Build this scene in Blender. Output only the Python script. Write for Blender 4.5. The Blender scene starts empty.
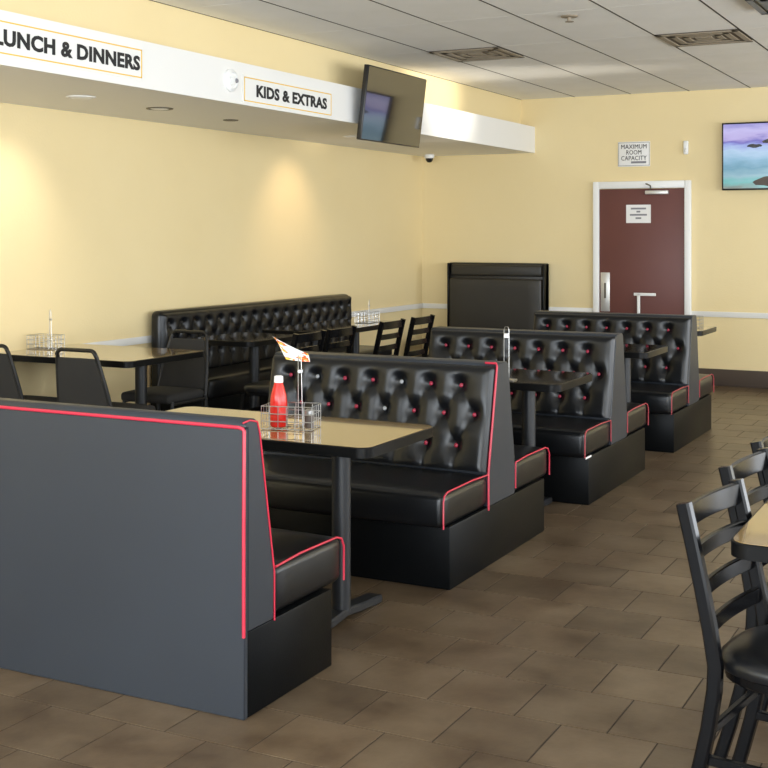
import bpy, bmesh, math, random
from mathutils import Vector, Matrix

random.seed(7)
PI = math.pi
scene = bpy.context.scene
col = scene.collection

# ------------------------------------------------------------------ camera
cam_data = bpy.data.cameras.new('camera')
cam = bpy.data.objects.new('camera', cam_data)
col.objects.link(cam)
cam.location = (0, 0, 1.55)
cam.rotation_euler = (PI / 2, 0, math.atan((1016 - 384) / 1233))
cam_data.sensor_width = 36
cam_data.lens = 36 * 1233 / 768
cam_data.shift_y = -(384 - 232.6) / 768
cam_data.clip_start = 0.05
cam_data.clip_end = 200
scene.camera = cam

# ------------------------------------------------------------------ world + light
world = bpy.data.worlds.new('sky')
scene.world = world
world.use_nodes = True
wn = world.node_tree.nodes
wn['Background'].inputs['Color'].default_value = (0.75, 0.86, 1.0, 1)
wn['Background'].inputs['Strength'].default_value = 1.2

scene.view_settings.view_transform = 'Standard'
scene.view_settings.look = 'None'
scene.view_settings.gamma = 1
scene.view_settings.use_curve_mapping = False
scene.view_settings.exposure = 0.08

# room extents
XL, XR, YB, YF, ZC = -6.0, 4.4, -3.0, 12.653, 3.0
# window openings in unseen walls, added to fit the light: (along0, along1, z0, z1)
WIN_R = [(-2.2, 1.0), (1.6, 4.8), (5.4, 8.6), (9.2, 12.2)]
WIN_B = [(-5.2, -2.4), (-1.8, 1.0), (1.4, 4.0)]
WZ0, WZ1 = 0.45, 2.75


def area(name, loc, rot, sx, sy, power, colr):
    d = bpy.data.lights.new(name, 'AREA')
    d.shape = 'RECTANGLE'
    d.size, d.size_y, d.energy, d.color = sx, sy, power, colr
    o = bpy.data.objects.new(name, d)
    o.location, o.rotation_euler = loc, rot
    col.objects.link(o)
    return o


DAY = (0.90, 0.95, 1.0)
for a, b in WIN_R:  # added lamps stand in for daylight, tilted up to brighten the ceiling
    area('window_daylight', (XR - 0.27, (a + b) / 2, (WZ0 + WZ1) / 2), (0, PI / 2 + 0.30, 0), WZ1 - WZ0 - 0.1, b - a, 165, DAY)
for a, b in WIN_B:
    area('window_daylight', ((a + b) / 2, YB + 0.27, (WZ0 + WZ1) / 2), (PI / 2 + 0.30, 0, 0), b - a, WZ1 - WZ0 - 0.1, 250, (0.84, 0.92, 1.0))
# added spot standing in for sun bounced up onto the soffit and ceiling
d = bpy.data.lights.new('window_sun_glint', 'SPOT'); d.energy = 3600; d.color = (1.0, 0.95, 0.84); d.spot_size = math.radians(9.5); d.spot_blend = 1.0; d.shadow_soft_size = 0.12
glint = bpy.data.objects.new('window_sun_glint', d); col.objects.link(glint); glint.location = (4.1, 11.9, 1.0)
glint.rotation_euler = (Vector((-4.75, 10.4, 2.88)) - Vector(glint.location)).to_track_quat('-Z', 'Y').to_euler()


# ------------------------------------------------------------------ materials
def mat(name, color, rough=0.5, metal=0.0, spec=0.5, noise=None, bump=None, emit=None, coat=0.0):
    """noise=(scale, second colour, detail, contrast); bump=(scale, strength, distance)"""
    m = bpy.data.materials.new(name)
    m.use_nodes = True
    nt = m.node_tree
    n, l = nt.nodes, nt.links
    b = n['Principled BSDF']
    b.inputs['Base Color'].default_value = (*color, 1)
    b.inputs['Roughness'].default_value = rough
    b.inputs['Metallic'].default_value = metal
    b.inputs['Specular IOR Level'].default_value = spec
    b.inputs['Coat Weight'].default_value = coat
    tc = n.new('ShaderNodeTexCoord')
    if noise:
        t = n.new('ShaderNodeTexNoise')
        t.inputs['Scale'].default_value = noise[0]
        t.inputs['Detail'].default_value = noise[2]
        l.new(tc.outputs['Object'], t.inputs['Vector'])
        r = n.new('ShaderNodeValToRGB')
        c = noise[3]
        r.color_ramp.elements[0].position = 0.5 - c
        r.color_ramp.elements[1].position = 0.5 + c
        r.color_ramp.elements[0].color = (*color, 1)
        r.color_ramp.elements[1].color = (*noise[1], 1)
        l.new(t.outputs['Fac'], r.inputs['Fac'])
        l.new(r.outputs['Color'], b.inputs['Base Color'])
    if bump:
        t2 = n.new('ShaderNodeTexNoise')
        t2.inputs['Scale'].default_value = bump[0]
        t2.inputs['Detail'].default_value = 4
        l.new(tc.outputs['Object'], t2.inputs['Vector'])
        bp = n.new('ShaderNodeBump')
        bp.inputs['Strength'].default_value = bump[1]
        bp.inputs['Distance'].default_value = bump[2]
        l.new(t2.outputs['Fac'], bp.inputs['Height'])
        l.new(bp.outputs['Normal'], b.inputs['Normal'])
    if emit:
        b.inputs['Emission Color'].default_value = (*emit[0], 1)
        b.inputs['Emission Strength'].default_value = emit[1]
    return m


M = {}
M['wall'] = mat('yellow_wall_paint', (0.765, 0.62, 0.34), 0.6, spec=0.35, noise=(1.3, (0.795, 0.655, 0.375), 4, 0.3), bump=(60, 0.12, 0.01))
M['soffit_white'] = mat('white_paint', (0.80, 0.79, 0.76), 0.5, spec=0.4)
M['ceiling_tile'] = mat('ceiling_tile', (0.84, 0.82, 0.76), 0.9, spec=0.15, noise=(3.0, (0.89, 0.87, 0.82), 6, 0.25), bump=(90, 0.25, 0.01))
M['grid'] = mat('ceiling_grid', (0.10, 0.085, 0.065), 0.8)
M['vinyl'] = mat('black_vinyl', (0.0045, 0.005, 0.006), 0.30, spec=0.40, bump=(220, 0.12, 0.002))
M['vinyl_dull'] = mat('black_vinyl_base', (0.003, 0.0034, 0.0038), 0.34, spec=0.10, bump=(160, 0.12, 0.003))  # same black vinyl, shade low in the aisle put into the colour
M['vinyl_back'] = mat('slate_vinyl', (0.019, 0.023, 0.030), 0.42, spec=0.45, noise=(2.0, (0.023, 0.028, 0.036), 3, 0.3), bump=(180, 0.08, 0.002))  # same black vinyl, its lit blue-grey sheen put into the colour
M['red'] = mat('red_piping', (0.52, 0.022, 0.05), 0.4)
M['red_button'] = mat('red_button', (0.34, 0.02, 0.05), 0.35)
M['red_dull'] = mat('worn_red_piping', (0.36, 0.04, 0.05), 0.5)
M['vinyl_brown'] = mat('brownish_vinyl', (0.028, 0.025, 0.020), 0.42, spec=0.45, bump=(180, 0.08, 0.002))  # black vinyl of the tall booth, brownish sheen put into the colour
M['grey_button'] = mat('worn_grey_button', (0.35, 0.36, 0.37), 0.4)
M['black_button'] = mat('black_button', (0.012, 0.012, 0.013), 0.35)
M['laminate'] = mat('tan_laminate', (0.29, 0.19, 0.072), 0.06, spec=0.9, noise=(9, (0.34, 0.23, 0.095), 6, 0.25), coat=0.7)  # base colour takes in the tan reflection of the yellow wall
M['laminate_dark'] = mat('dark_laminate', (0.030, 0.022, 0.013), 0.07, spec=0.8, noise=(9, (0.045, 0.033, 0.018), 6, 0.25), coat=0.4)  # same kind of top, dark reflection of the booths put into the colour
M['black_edge'] = mat('black_edge', (0.005, 0.005, 0.005), 0.3, spec=0.15)
M['iron'] = mat('black_iron', (0.014, 0.015, 0.017), 0.40, metal=0.1, bump=(120, 0.1, 0.002))
M['black_wood'] = mat('black_lacquer', (0.003, 0.003, 0.0035), 0.2, spec=0.16)
M['stack_frame'] = mat('black_tube', (0.014, 0.013, 0.012), 0.4, metal=0.3)
M['fabric'] = mat('black_fabric', (0.018, 0.017, 0.016), 0.8, bump=(300, 0.3, 0.002))
M['chrome'] = mat('steel_wire', (0.45, 0.45, 0.45), 0.3, metal=1.0)
M['brown'] = mat('maroon_paint', (0.125, 0.042, 0.034), 0.45, spec=0.4, noise=(2, (0.14, 0.048, 0.038), 3, 0.3))
M['base_brown'] = mat('brown_rubber', (0.075, 0.055, 0.043), 0.5)
M['white'] = mat('white_plastic', (0.82, 0.82, 0.80), 0.4)
M['paper'] = mat('white_paper', (0.80, 0.79, 0.77), 0.7)
M['ink'] = mat('black_ink', (0.012, 0.012, 0.012), 0.7)
M['greyink'] = mat('grey_ink', (0.22, 0.22, 0.24), 0.7)
M['gold'] = mat('yellow_line', (0.80, 0.50, 0.06), 0.6)
M['vent'] = mat('brown_vent_metal', (0.27, 0.22, 0.155), 0.55)
M['vent_dark'] = mat('dark_duct', (0.15, 0.12, 0.085), 0.8)
M['ketchup'] = mat('ketchup_red', (0.60, 0.018, 0.012), 0.22, spec=0.5)
M['tv_black'] = mat('tv_bezel', (0.008, 0.008, 0.009), 0.3)
M['tv_glass'] = mat('tv_glass', (0.006, 0.005, 0.004), 0.06, spec=1.0, coat=1.0)
M['can_dark'] = mat('downlight_baffle', (0.10, 0.085, 0.06), 0.5)
M['window_frame'] = mat('window_frame', (0.35, 0.33, 0.30), 0.5)
M['cream'] = mat('wood_end', (0.42, 0.30, 0.16), 0.6)
M['steel'] = mat('satin_steel', (0.62, 0.61, 0.58), 0.35, metal=0.6)


def tile_mat():
    m = mat('brown_floor_tile', (0.16, 0.12, 0.08), 0.33, spec=0.32)
    nt = m.node_tree; n, l = nt.nodes, nt.links
    b = n['Principled BSDF']
    geo = n.new('ShaderNodeNewGeometry')
    oi = n.new('ShaderNodeObjectInfo')
    n1 = n.new('ShaderNodeTexNoise'); n1.inputs['Scale'].default_value = 3.2; n1.inputs['Detail'].default_value = 6
    n1.inputs['Roughness'].default_value = 0.62
    l.new(geo.outputs['Position'], n1.inputs['Vector'])
    r = n.new('ShaderNodeValToRGB')
    r.color_ramp.elements[0].position = 0.3; r.color_ramp.elements[0].color = (0.066, 0.042, 0.024, 1)
    r.color_ramp.elements[1].position = 0.72; r.color_ramp.elements[1].color = (0.160, 0.117, 0.074, 1)
    e = r.color_ramp.elements.new(0.5); e.color = (0.116, 0.080, 0.048, 1)
    l.new(n1.outputs['Fac'], r.inputs['Fac'])
    mul = n.new('ShaderNodeMapRange')
    mul.inputs['To Min'].default_value = 0.84; mul.inputs['To Max'].default_value = 1.16
    l.new(oi.outputs['Random'], mul.inputs['Value'])
    mx = n.new('ShaderNodeVectorMath'); mx.operation = 'SCALE'
    l.new(r.outputs['Color'], mx.inputs[0]); l.new(mul.outputs['Result'], mx.inputs['Scale'])
    l.new(mx.outputs['Vector'], b.inputs['Base Color'])
    n2 = n.new('ShaderNodeTexNoise'); n2.inputs['Scale'].default_value = 14; n2.inputs['Detail'].default_value = 5
    l.new(geo.outputs['Position'], n2.inputs['Vector'])
    bp = n.new('ShaderNodeBump'); bp.inputs['Strength'].default_value = 0.25; bp.inputs['Distance'].default_value = 0.006
    l.new(n2.outputs['Fac'], bp.inputs['Height']); l.new(bp.outputs['Normal'], b.inputs['Normal'])
    return m


M['tile'] = tile_mat()
M['grout'] = mat('dark_grout', (0.035, 0.026, 0.018), 0.8)


def tv_picture():
    """sea, sky and rocks on a lit screen; local x 0..1 across, local z 0..1 up (generated coordinates)"""
    m = bpy.data.materials.new('sea_picture'); m.use_nodes = True
    nt = m.node_tree; n, l = nt.nodes, nt.links
    b = n['Principled BSDF']; b.inputs['Base Color'].default_value = (0.01, 0.01, 0.01, 1); b.inputs['Roughness'].default_value = 0.15
    tc = n.new('ShaderNodeTexCoord'); sep = n.new('ShaderNodeSeparateXYZ')
    l.new(tc.outputs['Generated'], sep.inputs[0])
    mp = n.new('ShaderNodeMapping'); mp.inputs['Scale'].default_value = (3, 1, 7)
    l.new(tc.outputs['Generated'], mp.inputs['Vector'])
    nz = n.new('ShaderNodeTexNoise'); nz.inputs['Scale'].default_value = 1.6; nz.inputs['Detail'].default_value = 5
    l.new(mp.outputs['Vector'], nz.inputs['Vector'])
    ad = n.new('ShaderNodeMath'); ad.operation = 'MULTIPLY_ADD'
    l.new(nz.outputs['Fac'], ad.inputs[0]); ad.inputs[1].default_value = 0.26
    l.new(sep.outputs['Z'], ad.inputs[2])
    sb = n.new('ShaderNodeMath'); sb.operation = 'SUBTRACT'; sb.inputs[1].default_value = 0.13
    l.new(ad.outputs[0], sb.inputs[0])
    r = n.new('ShaderNodeValToRGB')
    cr = r.color_ramp
    cr.elements[0].position = 0.0; cr.elements[0].color = (0.16, 0.20, 0.18, 1)
    cr.elements[1].position = 1.0; cr.elements[1].color = (0.30, 0.28, 0.62, 1)
    for p, c in ((0.10, (0.12, 0.42, 0.42)), (0.20, (0.24, 0.42, 0.50)), (0.32, (0.12, 0.30, 0.42)), (0.45, (0.25, 0.45, 0.62)), (0.57, (0.42, 0.58, 0.78)),
                 (0.66, (0.30, 0.36, 0.72)), (0.72, (0.16, 0.14, 0.50)), (0.80, (0.46, 0.40, 0.72)), (0.90, (0.52, 0.48, 0.80))):
        e = cr.elements.new(p); e.color = (*c, 1)
    l.new(sb.outputs[0], r.inputs['Fac'])
    l.new(r.outputs['Color'], b.inputs['Emission Color'])
    b.inputs['Emission Strength'].default_value = 1.0
    return m


M['picture'] = tv_picture()


def card_mat():
    m = bpy.data.materials.new('menu_print'); m.use_nodes = True
    nt = m.node_tree; n, l = nt.nodes, nt.links
    b = n['Principled BSDF']; b.inputs['Roughness'].default_value = 0.35
    tc = n.new('ShaderNodeTexCoord')
    nz = n.new('ShaderNodeTexNoise'); nz.inputs['Scale'].default_value = 2.6; nz.inputs['Detail'].default_value = 2
    l.new(tc.outputs['Generated'], nz.inputs['Vector'])
    r = n.new('ShaderNodeValToRGB'); r.color_ramp.interpolation = 'CONSTANT'
    r.color_ramp.elements[0].position = 0; r.color_ramp.elements[0].color = (0.8, 0.8, 0.78, 1)
    r.color_ramp.elements[1].position = 0.50; r.color_ramp.elements[1].color = (0.75, 0.12, 0.03, 1)
    e = r.color_ramp.elements.new(0.57); e.color = (0.85, 0.55, 0.08, 1)
    e = r.color_ramp.elements.new(0.63); e.color = (0.8, 0.79, 0.75, 1)
    l.new(nz.outputs['Fac'], r.inputs['Fac']); l.new(r.outputs['Color'], b.inputs['Base Color'])
    return m


M['card'] = card_mat()


# ------------------------------------------------------------------ geometry helpers: each returns (verts, faces)
def from_bm(bm):
    bm.verts.index_update()
    g = ([tuple(v.co) for v in bm.verts], [[v.index for v in f.verts] for f in bm.faces])
    bm.free()
    return g


def box(x0, x1, y0, y1, z0, z1, r=0.0, seg=2):
    bm = bmesh.new()
    bmesh.ops.create_cube(bm, size=1)
    for v in bm.verts:
        v.co = Vector(((x0 + x1) / 2 + v.co.x * (x1 - x0), (y0 + y1) / 2 + v.co.y * (y1 - y0), (z0 + z1) / 2 + v.co.z * (z1 - z0)))
    if r > 0:
        bmesh.ops.bevel(bm, geom=list(bm.edges), offset=r, segments=seg, profile=0.5, affect='EDGES', clamp_overlap=True)
    return from_bm(bm)


def prism_x(prof, x0, x1, r=0.0, seg=2):
    """(y,z) outline pushed along x"""
    bm = bmesh.new()
    a = [bm.verts.new((x0, y, z)) for y, z in prof]
    b = [bm.verts.new((x1, y, z)) for y, z in prof]
    n = len(prof)
    bm.faces.new(a[::-1]); bm.faces.new(b)
    for i in range(n):
        bm.faces.new((a[i], a[(i + 1) % n], b[(i + 1) % n], b[i]))
    bmesh.ops.recalc_face_normals(bm, faces=bm.faces)
    if r > 0:
        bmesh.ops.bevel(bm, geom=list(bm.edges), offset=r, segments=seg, profile=0.5, affect='EDGES', clamp_overlap=True)
    return from_bm(bm)


def prism_z(outline, z0, z1, r=0.0, seg=2):
    bm = bmesh.new()
    a = [bm.verts.new((x, y, z0)) for x, y in outline]
    b = [bm.verts.new((x, y, z1)) for x, y in outline]
    n = len(outline)
    bm.faces.new(a[::-1]); bm.faces.new(b)
    for i in range(n):
        bm.faces.new((a[i], a[(i + 1) % n], b[(i + 1) % n], b[i]))
    bmesh.ops.recalc_face_normals(bm, faces=bm.faces)
    if r > 0:
        es = [e for e in bm.edges if abs(e.verts[0].co.z - e.verts[1].co.z) < 1e-6]
        bmesh.ops.bevel(bm, geom=es, offset=r, segments=seg, profile=0.5, affect='EDGES', clamp_overlap=True)
    return from_bm(bm)


def round_rect(x0, x1, y0, y1, r, n=5):
    pts = []
    for cx, cy, a0 in ((x1 - r, y1 - r, 0), (x0 + r, y1 - r, PI / 2), (x0 + r, y0 + r, PI), (x1 - r, y0 + r, 1.5 * PI)):
        for k in range(n + 1):
            a = a0 + PI / 2 * k / n
            pts.append((cx + r * math.cos(a), cy + r * math.sin(a)))
    return pts


def tube(path, r, n=8, closed=False, rad=None):
    """round bar along a path; rad gives per-point radii"""
    P = [Vector(p) for p in path]
    N = len(P)
    verts, faces = [], []
    prev = None
    for i in range(N):
        if closed:
            t = (P[(i + 1) % N] - P[i - 1]).normalized()
        else:
            t = (P[min(i + 1, N - 1)] - P[max(i - 1, 0)]).normalized()
        if prev is None:
            up = Vector((0, 0, 1)) if abs(t.z) < 0.9 else Vector((1, 0, 0))
            u = t.cross(up).normalized()
        else:
            u = (prev - t * prev.dot(t)).normalized()
        prev = u
        w = t.cross(u)
        rr = rad[i] if rad else r
        for k in range(n):
            a = 2 * PI * k / n
            verts.append(tuple(P[i] + (u * math.cos(a) + w * math.sin(a)) * rr))
    for i in range(N if closed else N - 1):
        j = (i + 1) % N
        for k in range(n):
            k2 = (k + 1) % n
            faces.append([i * n + k, i * n + k2, j * n + k2, j * n + k])
    if not closed:
        faces.append(list(range(n))[::-1])
        faces.append([(N - 1) * n + k for k in range(n)])
    return verts, faces


def bar(path, w, d, up=(0, 1, 0)):
    """rectangular bar along a path; w across (perpendicular to up), d along up"""
    P = [Vector(p) for p in path]
    up = Vector(up)
    N = len(P)
    verts, faces = [], []
    for i in range(N):
        t = (P[min(i + 1, N - 1)] - P[max(i - 1, 0)]).normalized()
        u = (up - t * up.dot(t)).normalized()
        s = t.cross(u)
        c = min(w, d) * 0.18
        for a, b in ((-w / 2 + c, -d / 2), (w / 2 - c, -d / 2), (w / 2, -d / 2 + c), (w / 2, d / 2 - c), (w / 2 - c, d / 2), (-w / 2 + c, d / 2), (-w / 2, d / 2 - c), (-w / 2, -d / 2 + c)):
            verts.append(tuple(P[i] + s * a + u * b))
    n = 8
    for i in range(N - 1):
        for k in range(n):
            k2 = (k + 1) % n
            faces.append([i * n + k, i * n + k2, (i + 1) * n + k2, (i + 1) * n + k])
    faces.append(list(range(n))[::-1]); faces.append([(N - 1) * n + k for k in range(n)])
    return verts, faces


def lathe(prof, n=20, cx=0, cy=0):
    verts, faces = [], []
    for r, z in prof:
        for k in range(n):
            a = 2 * PI * k / n
            verts.append((cx + r * math.cos(a), cy + r * math.sin(a), z))
    m = len(prof)
    for i in range(m - 1):
        for k in range(n):
            k2 = (k + 1) % n
            faces.append([i * n + k, i * n + k2, (i + 1) * n + k2, (i + 1) * n + k])
    faces.append(list(range(n))[::-1]); faces.append([(m - 1) * n + k for k in range(n)])
    return verts, faces


def move(g, mtx):
    return [tuple(mtx @ Vector(v)) for v in g[0]], g[1]


def join(*gs):
    V, F = [], []
    for v, f in gs:
        o = len(V)
        V += v
        F += [[i + o for i in q] for q in f]
    return V, F


def mesh(name, g, m, smooth=True, angle=40):
    me = bpy.data.meshes.new(name)
    me.from_pydata(g[0], [], g[1])
    bm = bmesh.new(); bm.from_mesh(me)
    bmesh.ops.recalc_face_normals(bm, faces=bm.faces)
    ca = math.cos(math.radians(angle))
    for e in bm.edges:
        if len(e.link_faces) == 2:
            e.smooth = e.link_faces[0].normal.dot(e.link_faces[1].normal) > ca
    for f in bm.faces:
        f.smooth = smooth
    bm.to_mesh(me); bm.free()
    me.materials.append(M[m] if isinstance(m, str) else m)
    return me


def obj(name, g, m, parent=None, loc=(0, 0, 0), rot=(0, 0, 0), smooth=True, angle=40):
    me = g if isinstance(g, bpy.types.Mesh) else mesh(name, g, m, smooth, angle)
    o = bpy.data.objects.new(name, me)
    col.objects.link(o)
    o.location, o.rotation_euler = loc, rot
    if parent:
        o.parent = parent
    return o


def tag(o, label, cat, group=None):
    o['label'] = label; o['category'] = cat
    if group:
        o['group'] = group
    return o


def thing(name, label, cat, loc=(0, 0, 0), rz=0.0, group=None):
    o = bpy.data.objects.new(name, None)
    o.empty_display_size = 0.1
    col.objects.link(o)
    o.location = loc; o.rotation_euler = (0, 0, rz)
    return tag(o, label, cat, group)


def struct(name, g, m, parent=None, **k):
    o = obj(name, g, m, parent, **k)
    if not parent:
        o['kind'] = 'structure'
    return o


def copy_tree(o, parent=None):
    c = o.copy(); col.objects.link(c)
    if parent:
        c.parent = parent
    for ch in list(o.children):
        copy_tree(ch, c)
    return c


def text_geo(body, w, h, bold=0.0, align='CENTER', shear=0.0):
    """letters as thin solid shapes in local x,y scaled to w x h, centred"""
    cu = bpy.data.curves.new('lettering', 'FONT')
    cu.body = body; cu.align_x = align; cu.offset = bold; cu.extrude = 0.01; cu.resolution_u = 3; cu.shear = shear
    cu.space_character = 1.05
    t = bpy.data.objects.new('lettering', cu); col.objects.link(t)
    dg = bpy.context.evaluated_depsgraph_get()
    me = t.evaluated_get(dg).to_mesh()
    V = [v.co.copy() for v in me.vertices]; F = [list(p.vertices) for p in me.polygons]
    t.to_mesh_clear() if hasattr(t, 'to_mesh_clear') else None
    bpy.data.objects.remove(t); bpy.data.curves.remove(cu)
    x0, x1 = min(v.x for v in V), max(v.x for v in V)
    y0, y1 = min(v.y for v in V), max(v.y for v in V)
    V = [((v.x - (x0 + x1) / 2) * w / (x1 - x0), (v.y - (y0 + y1) / 2) * h / (y1 - y0), v.z * 0.1) for v in V]
    return V, F


def letters(body, w, h, bold, parent, loc, rot):
    """one part per letter: loose shapes that overlap across belong to the same letter"""
    V, F = text_geo(body, w, h, bold)
    up = list(range(len(V)))

    def find(a):
        while up[a] != a:
            up[a] = up[up[a]]; a = up[a]
        return a
    for f in F:
        for i in f[1:]:
            up[find(i)] = find(f[0])
    comps = {}
    for i in range(len(V)):
        comps.setdefault(find(i), []).append(i)
    spans = []
    for c in comps.values():
        xs = [V[i][0] for i in c]
        spans.append([min(xs), max(xs), set(c)])
    spans.sort(key=lambda q: q[0])
    merged = []
    for q in spans:
        if merged and q[0] < merged[-1][1] - 0.5 * (q[1] - q[0]):
            merged[-1][1] = max(merged[-1][1], q[1]); merged[-1][2] |= q[2]
        else:
            merged.append(q)
    for a, b, c in merged:
        idx = {i: k for k, i in enumerate(sorted(c))}
        obj('letter', ([V[i] for i in sorted(c)], [[idx[i] for i in f] for f in F if f[0] in c]), 'ink', parent, loc, rot, smooth=False)


# ------------------------------------------------------------------ room shell
floor = struct('floor', box(XL - 0.1, XR + 0.1, YB - 0.1, YF + 0.1, -0.12, -0.002), 'grout')
TP = 0.307
TS = TP - 0.006
tile_me = mesh('floor_tile', box(-TS / 2, TS / 2, -TS / 2, TS / 2, -0.008, 0.0), 'tile', smooth=False)


def project(X, Y, Z):
    th = cam.rotation_euler.z
    s, c = math.sin(th), math.cos(th)
    d = -s * X + c * Y
    if d < 0.1:
        return None
    return 384 + 1233 * (c * X + s * Y) / d, 232.6 - 1233 * (Z - 1.55) / d, d


cells = []
row = -22
while True:
    y = 3.405 + TP / 2 + row * TP
    if y - TP / 2 > YF:
        break
    off = 0.0 if row % 2 == 0 else 0.5
    k = -20
    while True:
        x = -1.582 + TP / 2 + (k + (0.48 if off else 0)) * TP
        k += 1
        if x - TP / 2 > XR:
            break
        if x + TP / 2 < XL or y + TP / 2 < YB:
            continue
        cells.append((x, y))
    row += 1


def shown(x, y):
    p = project(x, y, 0)
    if not p or not (-45 < p[0] < 815 and p[1] < 810):
        return 0
    if x < -2.3 and y > 3.25:
        return 0.001 / p[2]
    return 1 / p[2]


cells.sort(key=lambda c: -shown(*c))
for x, y in cells[:300]:
    o = obj('floor_tile', tile_me, None, floor, (x, y, 0), (0, 0, 0))
rv, rf = [], []
for x, y in cells[300:]:
    x0, x1, y0, y1 = max(x - TS / 2, XL), min(x + TS / 2, XR), max(y - TS / 2, YB), min(y + TS / 2, YF)
    if x1 - x0 < 0.01 or y1 - y0 < 0.01:
        continue
    g = box(x0, x1, y0, y1, -0.008, 0.0)
    o = len(rv); rv += g[0]; rf += [[i + o for i in q] for q in g[1]]
rest = obj('floor_tile_field', (rv, rf), 'tile', floor, smooth=False)
rest['kind'] = 'stuff'

struct('wall_left', box(XL - 0.12, XL, YB - 0.1, YF, 0, ZC + 0.1), 'wall')
struct('wall_far', box(XL - 0.12, XR + 0.12, YF, YF + 0.12, 0, ZC + 0.1), 'wall')
# unseen walls, their windows added to fit the light: piers, sill and header joined into each wall
g = [box(XR, XR + 0.15, YB - 0.1, YF, 0, WZ0), box(XR, XR + 0.15, YB - 0.1, YF, WZ1, ZC + 0.1)]
edges = [YB - 0.1] + [e for w in WIN_R for e in w] + [YF]
for i in range(0, len(edges), 2):
    g.append(box(XR, XR + 0.15, edges[i], edges[i + 1], WZ0, WZ1))
struct('wall_right', join(*g), 'wall')
g = [box(XL, XR, YB - 0.15, YB, 0, WZ0), box(XL, XR, YB - 0.15, YB, WZ1, ZC + 0.1)]
edges = [XL] + [e for w in WIN_B for e in w] + [XR]
for i in range(0, len(edges), 2):
    g.append(box(edges[i], edges[i + 1], YB - 0.15, YB, WZ0, WZ1))
struct('wall_back', join(*g), 'wall')
nwin = 1
for a, b in WIN_R:
    t = 0.05
    x0, x1 = XR + 0.05, XR + 0.10
    struct('window_%d' % nwin, join(box(x0, x1, a, b, WZ0, WZ0 + t), box(x0, x1, a, b, WZ1 - t, WZ1), box(x0, x1, a, a + t, WZ0, WZ1), box(x0, x1, b - t, b, WZ0, WZ1),
                                    box(x0, x1, (a + b) / 2 - t / 2, (a + b) / 2 + t / 2, WZ0, WZ1)), 'window_frame')
    nwin += 1
for a, b in WIN_B:
    t = 0.05
    y0, y1 = YB - 0.10, YB - 0.05
    struct('window_%d' % nwin, join(box(a, b, y0, y1, WZ0, WZ0 + t), box(a, b, y0, y1, WZ1 - t, WZ1), box(a, a + t, y0, y1, WZ0, WZ1), box(b - t, b, y0, y1, WZ0, WZ1),
                                    box((a + b) / 2 - t / 2, (a + b) / 2 + t / 2, y0, y1, WZ0, WZ1)), 'window_frame')
    nwin += 1

# ceiling: slab, dark grid behind, single lay-in tiles
SX = -4.81     # upper wall above the soffit
ceiling = struct('ceiling', box(XL - 0.1, XR + 0.1, YB - 0.1, YF + 0.1, ZC + 0.005, ZC + 0.12), 'grid')
GX, GY = -1.755, 8.95
vent_cells = [(-3.585 - 0.61, 8.95), (-2.365, 8.95)]
CT = {}
ix = -6
while True:
    x0 = GX + ix * 0.61; ix += 1
    if x0 > XR:
        break
    x1 = x0 + 0.61
    xa, xb = max(x0, SX), min(x1, XR)
    if xb - xa < 0.03:
        continue
    iy = -10
    while True:
        y0 = GY + iy * 1.22; iy += 1
        if y0 > YF:
            break
        spans = [(y0, y0 + 1.22)]
        for vx, vy in vent_cells:
            if abs(vx - x0) < 0.02 and y0 - 0.01 <= vy < y0 + 1.2:
                spans = [(y0, vy), (vy + 0.61, y0 + 1.22)]
        for ya, yb in spans:
            ya, yb = max(ya, YB), min(yb, YF)
            if yb - ya < 0.03:
                continue
            key = (round(xb - xa, 3), round(yb - ya, 3))
            if key not in CT:
                hx, hy = (xb - xa) / 2 - 0.0055, (yb - ya) / 2 - 0.0025
                CT[key] = mesh('ceiling_tile', box(-hx, hx, -hy, hy, 0, 0.005), 'ceiling_tile', smooth=False)
            obj('ceiling_tile', CT[key], None, ceiling, ((xa + xb) / 2, (ya + yb) / 2, ZC))

M['tbar'] = mat('ceiling_tee_bar', (0.075, 0.062, 0.048), 0.8, spec=0.1)
for k in range(-5, 11):
    x = GX + k * 0.61
    if SX < x < XR:
        obj('grid_rail', box(x - 0.0065, x + 0.0065, YB, YF, ZC - 0.001, ZC + 0.004), 'tbar', ceiling, smooth=False)
# soffit along the left wall, with the upper wall set back above it
struct('wall_soffit', box(XL, -4.645, YB, YF, 2.414, 2.696), 'soffit_white')
struct('wall_upper', box(XL, SX, YB, YF, 2.696, ZC), 'wall')
# chair rails, baseboards
struct('trim_1', box(XL, XL + 0.02, YB, YF - 0.02, 0.695, 0.75, 0.004), 'soffit_white')
struct('trim_2', box(XL, -3.99, YF - 0.02, YF, 0.695, 0.75, 0.004), 'soffit_white')
struct('trim_3', box(-2.97, XR, YF - 0.02, YF, 0.695, 0.75, 0.004), 'soffit_white')
struct('baseboard_left', box(XL, XL + 0.015, YB, YF - 0.015, 0, 0.16, 0.004), 'base_brown')
struct('baseboard_far', join(box(XL, -3.99, YF - 0.015, YF, 0, 0.17, 0.004), box(-2.97, XR, YF - 0.015, YF, 0, 0.17, 0.004)), 'base_brown')

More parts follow.
